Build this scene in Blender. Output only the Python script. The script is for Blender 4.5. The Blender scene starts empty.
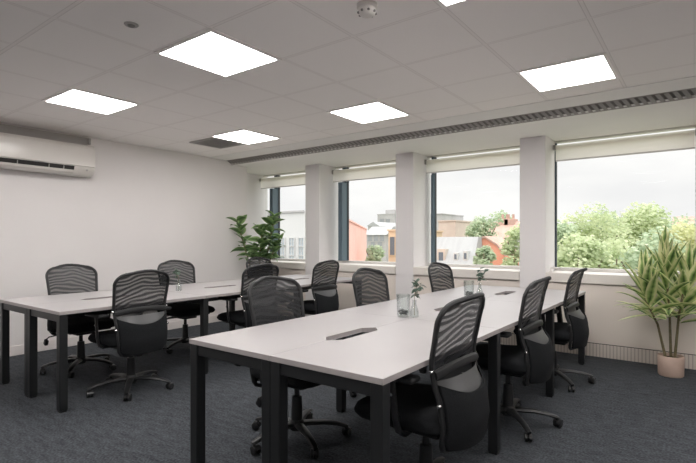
import bpy, bmesh, math, random
from mathutils import Vector, Matrix
R = math.radians
PI = math.pi
rnd = random.Random(7)
scn = bpy.context.scene
COL = scn.collection

# ------------------------------------------------------------------ camera
F_PX, YAW, CY, CAM_H = 475.3, 0.643, 240.2, 1.243
cam_d = bpy.data.cameras.new('camera')
cam_d.sensor_width = 36.0
cam_d.lens = F_PX / 696 * 36
cam_d.shift_y = (CY - 231.5) / 696
cam_d.clip_end = 500
cam = bpy.data.objects.new('camera', cam_d)
cam.location = (0, 0, CAM_H)
cam.rotation_euler = (PI / 2, 0, YAW)
COL.objects.link(cam)
scn.camera = cam

def at(px, py, Y):
    """the point on the plane y = Y (metres from the viewpoint) seen at a measured pixel"""
    s, c = math.sin(YAW), math.cos(YAW)
    a, b = (px - 348) / F_PX, (CY - py) / F_PX
    d = Vector((-s + c * a, c + s * a, b))
    return Vector((0, 0, CAM_H)) + d * (Y / d.y)

# ------------------------------------------------------------------ materials
def mat(name, col, rough=0.6, metal=0.0, spec=0.5, **kw):
    m = bpy.data.materials.new(name)
    m.use_nodes = True
    p = m.node_tree.nodes['Principled BSDF']
    p.inputs['Base Color'].default_value = (*col, 1)
    p.inputs['Roughness'].default_value = rough
    p.inputs['Metallic'].default_value = metal
    p.inputs['Specular IOR Level'].default_value = spec
    for k, v in kw.items():
        p.inputs[k].default_value = v
    return m

def N(m, t, **kw):
    n = m.node_tree.nodes.new(t)
    for k, v in kw.items():
        setattr(n, k, v)
    return n

def L(m, a, b):
    m.node_tree.links.new(a, b)

def ramp(m, fac, stops):
    r = N(m, 'ShaderNodeValToRGB')
    e = r.color_ramp.elements
    while len(e) < len(stops):
        e.new(0.5)
    for el, (p, c) in zip(e, stops):
        el.position = p
        el.color = (*c, 1)
    L(m, fac, r.inputs['Fac'])
    return r.outputs['Color']

def noise(m, scale, detail=2, coord='Object', dist=0.0, scl=None):
    tc = N(m, 'ShaderNodeTexCoord')
    src = tc.outputs[coord]
    if scl:
        mp = N(m, 'ShaderNodeMapping')
        mp.inputs['Scale'].default_value = scl
        L(m, src, mp.inputs['Vector'])
        src = mp.outputs['Vector']
    n = N(m, 'ShaderNodeTexNoise')
    n.inputs['Scale'].default_value = scale
    n.inputs['Detail'].default_value = detail
    n.inputs['Distortion'].default_value = dist
    L(m, src, n.inputs['Vector'])
    return n.outputs['Fac']

def bump(m, fac, strength, dist=0.01):
    b = N(m, 'ShaderNodeBump')
    b.inputs['Strength'].default_value = strength
    b.inputs['Distance'].default_value = dist
    L(m, fac, b.inputs['Height'])
    L(m, b.outputs['Normal'], m.node_tree.nodes['Principled BSDF'].inputs['Normal'])

def mottled(name, c1, c2, scale, rough=0.7, bmp=0.0, detail=3, scl=None, **kw):
    m = mat(name, c1, rough, **kw)
    f = noise(m, scale, detail, scl=scl)
    L(m, ramp(m, f, [(0.35, c1), (0.65, c2)]), m.node_tree.nodes['Principled BSDF'].inputs['Base Color'])
    if bmp:
        bump(m, f, bmp)
    return m

M = {}
M['wall'] = mottled('wall_paint', (0.735, 0.705, 0.695), (0.745, 0.715, 0.705), 3, 0.75, 0.02)
M['column'] = mottled('column_paint', (0.74, 0.715, 0.715), (0.75, 0.725, 0.725), 3, 0.7, 0.02)
M['soffit'] = mottled('soffit_paint', (0.82, 0.80, 0.785), (0.83, 0.81, 0.795), 3, 0.75, 0.02)
M['panel'] = mottled('sill_panel_paint', (0.73, 0.66, 0.60), (0.74, 0.67, 0.61), 2, 0.65, 0.02)
M['sill'] = mat('sill_laminate', (0.74, 0.70, 0.655), 0.4)
M['base'] = mat('baseboard_paint', (0.72, 0.68, 0.66), 0.45)
M['gap'] = mat('dark_recess', (0.03, 0.028, 0.026), 0.9)

# carpet: short loop pile
m = mat('carpet_loop_pile', (0.03, 0.033, 0.04), 0.95, spec=0.15)
f1 = noise(m, 75, 4)
f2 = noise(m, 9, 4, scl=(1, 3, 1))
mx = N(m, 'ShaderNodeMath', operation='MULTIPLY_ADD')
L(m, f2, mx.inputs[0]); mx.inputs[1].default_value = 0.5
L(m, f1, mx.inputs[2])
L(m, ramp(m, mx.outputs[0], [(0.48, (0.016, 0.0185, 0.022)), (1.0, (0.080, 0.087, 0.097))]), m.node_tree.nodes['Principled BSDF'].inputs['Base Color'])
bump(m, f1, 0.6, 0.006)
M['carpet'] = m

# suspended ceiling: tiles on a 0.6 m grid
GX, GY, GP, CEIL = -2.915, 1.743, 0.600, 2.488
m = mat('ceiling_tiles', (0.6, 0.57, 0.55), 0.9, spec=0.2)
geo = N(m, 'ShaderNodeNewGeometry')
sep = N(m, 'ShaderNodeSeparateXYZ')
L(m, geo.outputs['Position'], sep.inputs[0])
def grid_axis(out, o):
    a = N(m, 'ShaderNodeMath', operation='SUBTRACT'); L(m, out, a.inputs[0]); a.inputs[1].default_value = o - 60 * GP
    b = N(m, 'ShaderNodeMath', operation='MODULO'); L(m, a.outputs[0], b.inputs[0]); b.inputs[1].default_value = GP
    c = N(m, 'ShaderNodeMath', operation='SUBTRACT'); L(m, b.outputs[0], c.inputs[0]); c.inputs[1].default_value = GP / 2
    d = N(m, 'ShaderNodeMath', operation='ABSOLUTE'); L(m, c.outputs[0], d.inputs[0])
    e = N(m, 'ShaderNodeMath', operation='SUBTRACT'); e.inputs[0].default_value = GP / 2; L(m, d.outputs[0], e.inputs[1])
    return e.outputs[0]
gx_, gy_ = grid_axis(sep.outputs['X'], GX), grid_axis(sep.outputs['Y'], GY)
mn = N(m, 'ShaderNodeMath', operation='MINIMUM'); L(m, gx_, mn.inputs[0]); L(m, gy_, mn.inputs[1])
sc_ = N(m, 'ShaderNodeMath', operation='MULTIPLY'); L(m, mn.outputs[0], sc_.inputs[0]); sc_.inputs[1].default_value = 40
tile, bar, gap = (0.92, 0.885, 0.865), (0.89, 0.85, 0.83), (0.66, 0.62, 0.60)
rc = ramp(m, sc_.outputs[0], [(0.0, bar), (0.36, bar), (0.42, gap), (0.47, gap), (0.53, tile), (1.0, tile)])
L(m, rc, m.node_tree.nodes['Principled BSDF'].inputs['Base Color'])
bump(m, noise(m, 300, 2), 0.05, 0.002)
M['ceiling'] = m

M['desktop'] = mottled('desktop_laminate', (0.37, 0.352, 0.354), (0.38, 0.362, 0.364), 6, 0.32, spec=0.4)
M['edge'] = mat('desktop_edging', (0.37, 0.34, 0.335), 0.45)
M['black_steel'] = mat('black_powder_coated_steel', (0.010, 0.011, 0.012), 0.42)
M['plastic'] = mat('black_nylon', (0.012, 0.0125, 0.0135), 0.38)
M['plastic_soft'] = mat('black_soft_plastic', (0.013, 0.0135, 0.0145), 0.55)
M['seat_fabric'] = mottled('black_seat_fabric', (0.008, 0.009, 0.010), (0.014, 0.015, 0.017), 220, 0.9, 0.25, spec=0.2)
M['chrome'] = mat('chromed_screw', (0.62, 0.62, 0.62), 0.25, 1.0)
M['white_plastic'] = mat('white_plastic', (0.68, 0.65, 0.62), 0.32)
M['ac_white'] = mat('air_conditioner_plastic', (0.64, 0.61, 0.575), 0.22)
M['grey_metal'] = mat('grey_grille_metal', (0.36, 0.345, 0.33), 0.5)
M['dark_grille'] = mat('grille_slot', (0.22, 0.21, 0.20), 0.85)
M['alu'] = mat('blue_grey_aluminium_frame', (0.085, 0.125, 0.155), 0.38)
M['alu_dark'] = mat('dark_frame_gasket', (0.02, 0.025, 0.03), 0.5)
M['frame_white'] = mat('white_window_bead', (0.62, 0.60, 0.58), 0.4)
M['terracotta'] = mottled('pinkish_beige_pot_glaze', (0.47, 0.35, 0.285), (0.52, 0.39, 0.32), 12, 0.55)
M['white_pot'] = mat('white_ceramic', (0.7, 0.68, 0.66), 0.35)
M['soil'] = mottled('potting_soil', (0.03, 0.02, 0.014), (0.07, 0.05, 0.035), 60, 0.95, 0.5)
M['bark'] = mottled('green_brown_stem', (0.12, 0.11, 0.05), (0.20, 0.16, 0.09), 30, 0.7, 0.2)
M['stone'] = mottled('dark_wet_pebbles', (0.025, 0.032, 0.032), (0.09, 0.105, 0.10), 60, 0.3)

# woven back mesh: see-through cloth, denser and thinner in curved bands
def mesh_cloth(name, col, lo, hi, scale=10.0, dist=2.5):
    m = bpy.data.materials.new(name)
    m.use_nodes = True
    nt = m.node_tree
    p = nt.nodes['Principled BSDF']
    p.inputs['Base Color'].default_value = (*col, 1)
    p.inputs['Roughness'].default_value = 0.6
    tr = N(m, 'ShaderNodeBsdfTransparent')
    mix = N(m, 'ShaderNodeMixShader')
    tc = N(m, 'ShaderNodeTexCoord')
    w = N(m, 'ShaderNodeTexWave', wave_type='RINGS', rings_direction='Y')
    mp = N(m, 'ShaderNodeMapping'); mp.inputs['Location'].default_value = (-.10, 0, -.60); mp.inputs['Scale'].default_value = (.8, 1, 1.25)
    L(m, tc.outputs['Object'], mp.inputs['Vector'])
    w.inputs['Scale'].default_value = scale
    w.inputs['Distortion'].default_value = dist
    w.inputs['Detail'].default_value = 1.0
    w.inputs['Detail Scale'].default_value = 0.8
    L(m, mp.outputs[0], w.inputs['Vector'])
    mr = N(m, 'ShaderNodeMapRange')
    mr.inputs['To Min'].default_value = lo
    mr.inputs['To Max'].default_value = hi
    L(m, w.outputs['Fac'], mr.inputs['Value'])
    L(m, mr.outputs[0], mix.inputs['Fac'])
    L(m, tr.outputs[0], mix.inputs[1])
    L(m, p.outputs[0], mix.inputs[2])
    L(m, mix.outputs[0], nt.nodes['Material Output'].inputs['Surface'])
    return m
M['mesh'] = mesh_cloth('black_woven_back_mesh', (0.011, 0.012, 0.014), 0.73, 0.95, 8.0, 7.0)
M['mesh_dense'] = mesh_cloth('black_lower_back_mesh', (0.016, 0.018, 0.020), 0.84, 0.93, 3.0, 3.0)
M['lumbar'] = mat('painted_lumbar_sheen', (0.055, 0.056, 0.058), 0.42)  # lighter grey paints in the light caught on the lower back mesh

def glass(name, tint=(1, 1, 1), base=0.03, edge=0.5):
    m = bpy.data.materials.new(name)
    m.use_nodes = True
    nt = m.node_tree
    nt.nodes.remove(nt.nodes['Principled BSDF'])
    tr = N(m, 'ShaderNodeBsdfTransparent'); tr.inputs[0].default_value = (*tint, 1)
    gl = N(m, 'ShaderNodeBsdfGlossy'); gl.inputs['Roughness'].default_value = 0.02
    lw = N(m, 'ShaderNodeLayerWeight'); lw.inputs['Blend'].default_value = 0.25
    mr = N(m, 'ShaderNodeMapRange')
    mr.inputs['To Min'].default_value = base; mr.inputs['To Max'].default_value = edge
    L(m, lw.outputs['Facing'], mr.inputs['Value'])
    mix = N(m, 'ShaderNodeMixShader')
    L(m, mr.outputs[0], mix.inputs['Fac']); L(m, tr.outputs[0], mix.inputs[1]); L(m, gl.outputs[0], mix.inputs[2])
    L(m, mix.outputs[0], nt.nodes['Material Output'].inputs['Surface'])
    return m
M['pane'] = glass('window_pane', (0.985, 0.99, 0.985), 0.001, 0.012)
M['glass'] = glass('clear_drinking_glass', (0.95, 0.97, 0.965), 0.04, 0.6)

# roller blind cloth, daylight glows through
m = mat('cream_blind_cloth', (0.82, 0.80, 0.775), 0.85, spec=0.1)
p = m.node_tree.nodes['Principled BSDF']
tl = N(m, 'ShaderNodeBsdfTranslucent'); tl.inputs[0].default_value = (0.93, 0.91, 0.89, 1)
mix = N(m, 'ShaderNodeMixShader'); mix.inputs[0].default_value = 0.8
L(m, p.outputs[0], mix.inputs[1]); L(m, tl.outputs[0], mix.inputs[2])
L(m, mix.outputs[0], m.node_tree.nodes['Material Output'].inputs['Surface'])
M['blind'] = m

# luminous panel
m = mat('led_diffuser', (0.9, 0.9, 0.9), 0.5)
p = m.node_tree.nodes['Principled BSDF']
p.inputs['Emission Color'].default_value = (1.0, 0.965, 0.94, 1)
p.inputs['Emission Strength'].default_value = 20.5
M['led'] = m

# leaves: uv.x runs across the blade, uv.y along it
def leaf_mat(name, edge, mid, deep, lo, hi, nscale=7.0, rough=0.38, trans=0.25):
    m = mat(name, mid, rough)
    p = m.node_tree.nodes['Principled BSDF']
    uv = N(m, 'ShaderNodeUVMap')
    sp = N(m, 'ShaderNodeSeparateXYZ'); L(m, uv.outputs[0], sp.inputs[0])
    a = N(m, 'ShaderNodeMath', operation='SUBTRACT'); L(m, sp.outputs['X'], a.inputs[0]); a.inputs[1].default_value = 0.5
    b = N(m, 'ShaderNodeMath', operation='ABSOLUTE'); L(m, a.outputs[0], b.inputs[0])
    c = N(m, 'ShaderNodeMath', operation='MULTIPLY'); L(m, b.outputs[0], c.inputs[0]); c.inputs[1].default_value = 2
    f = noise(m, nscale, 2)
    d = N(m, 'ShaderNodeMath', operation='MULTIPLY_ADD'); L(m, f, d.inputs[0]); d.inputs[1].default_value = 1.1; L(m, c.outputs[0], d.inputs[2])
    e = N(m, 'ShaderNodeMath', operation='SUBTRACT'); L(m, d.outputs[0], e.inputs[0]); e.inputs[1].default_value = 0.5
    col = ramp(m, e.outputs[0], [(0.02, deep), (lo, mid), (hi, edge)])
    L(m, col, p.inputs['Base Color'])
    t = N(m, 'ShaderNodeBsdfTranslucent'); L(m, col, t.inputs[0])
    mx = N(m, 'ShaderNodeMixShader'); mx.inputs[0].default_value = trans
    L(m, p.outputs[0], mx.inputs[1]); L(m, t.outputs[0], mx.inputs[2])
    L(m, mx.outputs[0], m.node_tree.nodes['Material Output'].inputs['Surface'])
    return m
M['leaf_var'] = leaf_mat('cream_edged_leaf', (0.74, 0.74, 0.42), (0.30, 0.44, 0.14), (0.055, 0.115, 0.035), 0.40, 0.78, 12.0, trans=.36)
M['leaf_rubber'] = leaf_mat('glossy_green_leaf', (0.30, 0.42, 0.18), (0.14, 0.25, 0.09), (0.06, 0.12, 0.05), 0.5, 1.0, 4.0, 0.35, 0.3)
M['leaf_euc'] = leaf_mat('grey_green_leaf', (0.16, 0.22, 0.17), (0.085, 0.13, 0.10), (0.05, 0.08, 0.06), 0.5, 1.0, 4.0, 0.6, 0.2)

# ------------------------------------------------------------------ mesh tools
class MB:
    def __init__(s):
        s.bm = bmesh.new()
        s.uv = s.bm.loops.layers.uv.new('UVMap')
    def box(s, lo, hi, bev=0.0, seg=2, mi=0, rot=None, piv=None):
        b = bmesh.new()
        bmesh.ops.create_cube(b, size=1)
        c = [(a + d) / 2 for a, d in zip(lo, hi)]
        z = [abs(d - a) for a, d in zip(lo, hi)]
        for v in b.verts:
            v.co = Vector((v.co.x * z[0] + c[0], v.co.y * z[1] + c[1], v.co.z * z[2] + c[2]))
        if bev:
            bmesh.ops.bevel(b, geom=b.edges[:], offset=min(bev, 0.45 * min(z)), segments=seg, affect='EDGES', profile=0.5)
        s.join(b, mi, rot, piv)
        return s
    def join(s, b, mi=0, rot=None, piv=None):
        pv = Vector(piv) if piv else Vector((0, 0, 0))
        mp = {}
        for v in b.verts:
            co = v.co.copy()
            if rot is not None:
                co = rot @ (co - pv) + pv
            mp[v] = s.bm.verts.new(co)
        for f in b.faces:
            try:
                nf = s.bm.faces.new([mp[v] for v in f.verts]); nf.material_index = mi
            except ValueError:
                pass
        b.free()
    def face(s, pts, mi=0, uvs=None):
        f = s.bm.faces.new([s.bm.verts.new(p) for p in pts]); f.material_index = mi
        if uvs:
            for l, u in zip(f.loops, uvs):
                l[s.uv].uv = u
        return f
    def grid(s, rows, mi=0, closed=False):
        vs = [[s.bm.verts.new(p) for p in r] for r in rows]
        n = len(vs[0])
        for i in range(len(vs) - 1):
            for j in range(n if closed else n - 1):
                k = (j + 1) % n
                f = s.bm.faces.new((vs[i][j], vs[i][k], vs[i + 1][k], vs[i + 1][j])); f.material_index = mi
        return vs
    def loft(s, rings, mi=0, cap=True):
        vs = s.grid(rings, mi, closed=True)
        if cap:
            f = s.bm.faces.new(list(reversed(vs[0]))); f.material_index = mi
            f = s.bm.faces.new(vs[-1]); f.material_index = mi
        return s
    def tube(s, pts, rad, seg=8, closed=False, mi=0, flat=1.0, up=None):
        pts = [Vector(p) for p in pts]
        n = len(pts)
        rads = rad if isinstance(rad, (list, tuple)) else [rad] * n
        rings, prev = [], None
        for i in range(n):
            a = pts[(i - 1) % n] if (closed or i > 0) else pts[i]
            b = pts[(i + 1) % n] if (closed or i < n - 1) else pts[i]
            t = (b - a).normalized()
            ref = Vector(up) if up is not None else (prev if prev is not None else (Vector((0, 0, 1)) if abs(t.z) < 0.9 else Vector((1, 0, 0))))
            u = ref - t * ref.dot(t)
            if u.length < 1e-5:
                u = Vector((1, 0, 0)) - t * t.x
            u.normalize()
            prev = u
            w = t.cross(u)
            r = rads[i]
            rings.append([pts[i] + u * (math.cos(2 * PI * k / seg) * r * flat) + w * (math.sin(2 * PI * k / seg) * r) for k in range(seg)])
        if closed:
            rings.append(rings[0])
            vs = [[s.bm.verts.new(p) for p in r] for r in rings[:-1]]
            for i in range(n):
                for j in range(seg):
                    k = (j + 1) % seg
                    f = s.bm.faces.new((vs[i][j], vs[i][k], vs[(i + 1) % n][k], vs[(i + 1) % n][j])); f.material_index = mi
        else:
            s.loft(rings, mi)
        return s
    def lathe(s, prof, c=(0, 0, 0), seg=24, mi=0, axis='Z', cap=False):
        rings = []
        for r, z in prof:
            ring = []
            for k in range(seg):
                a = 2 * PI * k / seg
                x, y = r * math.cos(a), r * math.sin(a)
                q = (x, y, z) if axis == 'Z' else ((x, z, y) if axis == 'Y' else (z, x, y))
                ring.append(Vector(q) + Vector(c))
            rings.append(ring)
        s.loft(rings, mi, cap)
        return s
    def prism(s, poly, z0, z1, mi=0, bev=0.0):
        b = bmesh.new()
        lo = [b.verts.new((x, y, z0)) for x, y in poly]
        hi = [b.verts.new((x, y, z1)) for x, y in poly]
        b.faces.new(list(reversed(lo))); b.faces.new(hi)
        n = len(poly)
        for i in range(n):
            j = (i + 1) % n
            b.faces.new((lo[i], lo[j], hi[j], hi[i]))
        if bev:
            es = [e for e in b.edges if abs(e.verts[0].co.z - e.verts[1].co.z) < 1e-6]
            bmesh.ops.bevel(b, geom=es, offset=bev, segments=1, affect='EDGES')
        s.join(b, mi)
        return s
    def extrude(s, poly3, vec, mi=0):
        vec = Vector(vec)
        a = [Vector(p) for p in poly3]
        s.loft([a, [p + vec for p in a]], mi)
        return s
    def leaf(s, base, d, length, width, droop=0.3, fold=0.25, n=6, roll=0.0, shape=1.0):
        """a pointed blade: grows from base along d, sagging; folded along its midrib"""
        d = Vector(d).normalized()
        side = d.cross(Vector((0, 0, 1)))
        if side.length < 0.05:
            side = Vector((1, 0, 0))
        side.normalize()
        side = Matrix.Rotation(roll, 3, d) @ side
        p = Vector(base)
        step = length / n
        rows = []
        cur = d.copy()
        for i in range(n + 1):
            t = i / n
            w = width * 0.5 * (math.sin(PI * min(1, t ** (0.75 * shape) * 0.97 + 0.03)) ** 0.8)
            up = side.cross(cur).normalized()
            rows.append((p - side * w + up * w * fold, p.copy(), p + side * w + up * w * fold, t))
            cur = (cur + Vector((0, 0, -1)) * droop * (1.6 * t + 0.2) / n * 2).normalized()
            p = p + cur * step
        for a, b in zip(rows, rows[1:]):
            s.face((a[0], a[1], b[1], b[0]), 0, ((0, a[3]), (.5, a[3]), (.5, b[3]), (0, b[3])))
            s.face((a[1], a[2], b[2], b[1]), 0, ((.5, a[3]), (1, a[3]), (1, b[3]), (.5, b[3])))
    def build(s, name, mats, parent=None, smooth=True, loc=None, weld=True):
        if weld:
            bmesh.ops.remove_doubles(s.bm, verts=s.bm.verts, dist=1e-5)
        bmesh.ops.recalc_face_normals(s.bm, faces=s.bm.faces)
        me = bpy.data.meshes.new(name)
        s.bm.to_mesh(me); s.bm.free()
        for mm in (mats if isinstance(mats, (list, tuple)) else [mats]):
            me.materials.append(mm)
        if smooth:
            for f in me.polygons:
                f.use_smooth = True
            if hasattr(me, 'set_sharp_from_angle'):
                me.set_sharp_from_angle(angle=R(38))
        o = bpy.data.objects.new(name, me)
        COL.objects.link(o)
        if parent is not None:
            o.parent = parent
        if loc is not None:
            o.location = loc
        return o

def tag(o, label=None, cat=None, group=None, kind=None):
    for k, v in (('label', label), ('category', cat), ('group', group), ('kind', kind)):
        if v:
            o[k] = v
    return o

def thing(name, label, cat, loc=(0, 0, 0), rz=0.0, group=None, kind=None):
    o = bpy.data.objects.new(name, None)
    o.empty_display_size = 0.1
    COL.objects.link(o)
    o.location = loc
    o.rotation_euler = (0, 0, rz)
    return tag(o, label, cat, group, kind)

def struct(o):
    o['kind'] = 'structure'
    return o

def copy_tree(o, parent=None):
    c = o.copy()
    COL.objects.link(c)
    if parent is not None:
        c.parent = parent
    for ch in list(o.children):
        copy_tree(ch, c)
    return c

# ------------------------------------------------------------------ the room
XL, XR, YB, YW, YG = -5.95, 2.4, -2.2, 5.65, 6.08
SOF = 2.43
struct(MB().box((-7.2, YB - .1, -.12), (XR + .1, 6.16, 0)).build('floor', M['carpet'], smooth=False))
struct(MB().box((-7.2, YB - .1, CEIL), (XR + .1, 4.80, CEIL + .12)).build('ceiling', M['ceiling'], smooth=False))
b = MB()
b.box((-7.2, 4.87, SOF), (XR + .1, 6.16, CEIL + .12))
struct(b.build('ceiling_soffit', M['soffit'], smooth=False))
# plain plaster margin between the tiles and the grille
struct(MB().box((XL, 4.455, CEIL - .006), (XR, 4.80, CEIL - .0005)).build('ceiling_margin', M['soffit'], smooth=False))
struct(MB().box((XL - .1, YB - .1, 0), (XL, 5.2, CEIL)).build('wall_left', M['wall'], smooth=False))
struct(MB().box((XL - 1.2, 5.1, 0), (XL - .1, 5.2, CEIL)).build('wall_alcove', M['wall'], smooth=False))
struct(MB().box((-7.2, 5.2, 0), (-7.1, 6.16, CEIL)).build('wall_alcove_side', M['wall'], smooth=False))
struct(MB().box((XR, YB - .1, 0), (XR + .1, 6.16, CEIL)).build('wall_right', M['wall'], smooth=False))
struct(MB().box((-6.05, YB - .1, 0), (XR, YB, CEIL)).build('wall_back', M['wall'], smooth=False))
struct(MB().box((XL, YB, 0), (XL + .014, 5.2, .105), 0.004).build('baseboard_left', M['base'], smooth=False))

cols = [(-7.1, -6.476), (-5.083, -4.793), (-3.413, -3.133), (-1.726, -1.438), (-0.046, 0.25)]
for i, (a, c) in enumerate(cols):
    o = MB().box((a, YW, 0), (c, 6.16, SOF), 0.004, 1).build('column_%d' % (i + 1), M['column'], smooth=False)
    struct(o)
struct(MB().box((.25, YW, 0), (XR, 6.16, SOF)).build('wall_front', M['wall'], smooth=False))

# below the windows
bays = [(cols[i][1], cols[i + 1][0]) for i in range(4)]
wall_mb, gap_mb = MB(), MB()
for i, (a, c) in enumerate(bays):
    wall_mb.box((a, YW + .012, .14), (c, 6.16, .765), 0.0)
    wall_mb.box((a, YW + .06, .765), (c, 6.16, .80))
struct(wall_mb.build('wall_under_windows', M['panel'], smooth=False))
m = mat('slotted_skirting', (0.5, 0.43, 0.38), 0.6)
tc = N(m, 'ShaderNodeTexCoord'); sp = N(m, 'ShaderNodeSeparateXYZ'); L(m, tc.outputs['Object'], sp.inputs[0])
a1 = N(m, 'ShaderNodeMath', operation='MULTIPLY'); L(m, sp.outputs['X'], a1.inputs[0]); a1.inputs[1].default_value = 2 * PI / 0.032
a2 = N(m, 'ShaderNodeMath', operation='SINE'); L(m, a1.outputs[0], a2.inputs[0])
L(m, ramp(m, a2.outputs[0], [(0.35, (0.66, 0.595, 0.54)), (0.7, (0.46, 0.405, 0.365))]), m.node_tree.nodes['Principled BSDF'].inputs['Base Color'])
M['skirt'] = m
for i, (a, c) in enumerate(bays):
    b = MB()
    b.box((a, YW, .0), (c, YW + .012, .136), 0, mi=0)
    b.box((a, YW + .006, .136), (c, YW + .03, .142), 0, mi=1)
    struct(b.build('baseboard_front_%d' % (i + 1), [M['skirt'], M['gap']], smooth=False))
    b = MB()
    b.box((a + .001, YW - .015, .775), (c - .001, YG + .06, .880), 0.006, 2)
    struct(b.build('trim_%d' % (i + 1), M['sill'], smooth=False))
# linear air grille on the step between ceiling and soffit
g = thing('air_grille', 'long grey slotted air grille running along the ceiling above the windows', 'air grille')
pa, pb = Vector((0, 4.78, CEIL)), Vector((0, 4.885, SOF - .002))
b = MB()
for (q, w) in ((pa, .012), (pb, .012)):
    d = (pb - pa).normalized() * w * (1 if q is pa else -1)
    n = Vector((0, -.55, -1)).normalized() * .006
    b.loft([[Vector((x, 0, 0)) + k for k in (q, q + d, q + d + n, q + n)] for x in (XL, XR)])
b.build('grille_frame', M['grey_metal'], g, smooth=False)
b = MB()
b.face([Vector((XL, 0, 0.008)) + pa, Vector((XR, 0, 0.008)) + pa, Vector((XR, 0, 0.008)) + pb, Vector((XL, 0, 0.008)) + pb])
b.build('grille_back', M['dark_grille'], g, smooth=False)
b = MB()
x = XL + .03
d = (pb - pa)
while x < XR - .1:
    p0, p1 = pa + d * .1, pa + d * .9
    b.loft([[Vector((x + dx, 0, 0)) + q + Vector((0, -.35 * dz, -dz)) for dx, dz in ((sk, .001), (sk + .036, .001), (sk + .040, .007), (sk + .006, .007))] for q, sk in ((p0, 0), (p1, .04))])
    x += .062
sl = b.build('slat', M['grey_metal'], g, smooth=False)

# windows
def window(i, a, c, mx, mw, ydep):
    w = struct(thing('window_%d' % (i + 1), None, None, (0, 0, 0)))
    b = MB()
    b.box((c - .025, YG - .02, .88), (c, YG + .05, SOF), mi=0)
    b.build('window_frame', M['frame_white'], w, smooth=False)
    MB().box((a, YG - .03, 2.408), (c, YG + .05, SOF)).build('window_head', M['frame_white'], w, smooth=False)
    b = MB().box((a + .015, YG - .03, .878), (c - .025, YG + .045, .918), 0.005, 1)
    b.build('bottom_rail', M['frame_white'], w, smooth=False)
    b = MB(); b.box((mx - mw, YG - ydep, .918), (mx, YG + .045, 2.16), 0.004, 1); b.box((mx - mw, YG - min(.03, ydep), 2.158), (mx, YG + .045, 2.408))
    b.build('mullion', M['alu'], w, smooth=False)
    MB().box((mx, YG - .012, .918), (mx + .008, YG + .03, 2.408)).build('gasket', M['alu_dark'], w, smooth=False)
    MB().box((a, YG + .012, .918), (c - .025, YG + .020, 2.408)).build('glass', M['pane'], w, smooth=False)
window(0, *bays[0], -6.114, .08, .144)
window(1, *bays[1], -4.565, .08, .144)
window(2, *bays[2], -3.025, .042, .05)
window(3, *bays[3], -1.428, .006, .02)

BL = ['above the window behind the leafy corner plant', 'of the window facing the pink brick building',
      'of the window facing the white mansard roof', 'of the wide window facing the trees']
for i, (a, c) in enumerate(bays):
    bl = thing('roller_blind', 'rolled-up cream roller blind ' + BL[i], 'roller blind', ((a + c) / 2, YG - .10, 2.338), 0, 'roller blinds at the window heads')
    h = (c - a) / 2 - .008
    MB().tube([(-h + .03, 0, 0), (h - .02, 0, 0)], .027, 14).build('roll', M['blind'], bl)
    b = MB(); b.box((-h + .03, -.028, -.155), (h - .02, -.0265, .0)); b.build('cloth', M['blind'], bl, smooth=False)
    b = MB(); b.box((-h + .03, -.034, -.170), (h - .02, -.021, -.153), .004); b.build('bottom_bar', M['frame_white'], bl, smooth=False)
    MB().box((-h, -.03, -.035), (-h + .024, .03, .030), .004).build('bracket', M['grey_metal'], bl, smooth=False)
    MB().box((h - .018, -.03, -.035), (h, .03, .030), .004).build('bracket', M['grey_metal'], bl, smooth=False)

# white chain cleat on the sill by the wide window
ch = thing('chain_holder', 'small white plastic blind fitting on the sill beside the column by the wide window', 'blind fitting', (-1.39, YW + .05, .88))
b = MB(); b.box((-.02, -.03, 0), (.02, .03, .012), .004); b.box((-.012, -.012, .01), (.012, .012, .05), .005)
b.build('base', M['white_plastic'], ch)
b = MB(); b.tube([(0, 0, .045), (.03, -.01, .052), (.085, -.02, .045)], [.014, .012, .008], 10); b.build('arm', M['white_plastic'], ch)

# ceiling light panels
LIGHTS = [(-3, 0, 'above the air conditioner end of the far desk'), (0, 0, 'largest in view, its corner beside the small ceiling sensor'),
          (-3, 3, 'next to the dark square air vent'), (0, 3, 'above the middle of the front desk, nearest the second column'),
          (3, 3, 'close to the long air grille above the front desk end'), (3, 0, 'mostly cut off by the top edge of the picture')]
UNSEEN = [(6, 0), (6, 3), (-3, -3), (0, -3), (3, -3), (6, -3)]  # unseen panels carrying on the grid, added for room light
def light(i, j, lab):
    x, y = GX + i * GP + GP / 2, GY + j * GP + GP / 2
    o = thing('ceiling_light', lab, 'ceiling light', (x, y, CEIL), 0, 'square light panels in the suspended ceiling')
    b = MB()
    h, k = .298, .273
    for lo, hi in (((-h, -h), (h, -k)), ((-h, k), (h, h)), ((-h, -k), (-k, k)), ((k, -k), (h, k))):
        b.box((*lo, -.010), (*hi, -.0005))
    b.build('frame', M['ceil_frame'], o, smooth=False)
    MB().box((-k, -k, -.007), (k, k, -.001)).build('diffuser', M['led'], o, smooth=False)
    return o
M['ceil_frame'] = mat('light_panel_rim', (0.92, 0.885, 0.865), 0.5)
for i, j, t in LIGHTS:
    light(i, j, 'lit square white ceiling panel ' + t)
for i, j in UNSEEN:
    light(i, j, 'unseen added lit square white ceiling panel behind or beside the viewpoint')

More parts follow.
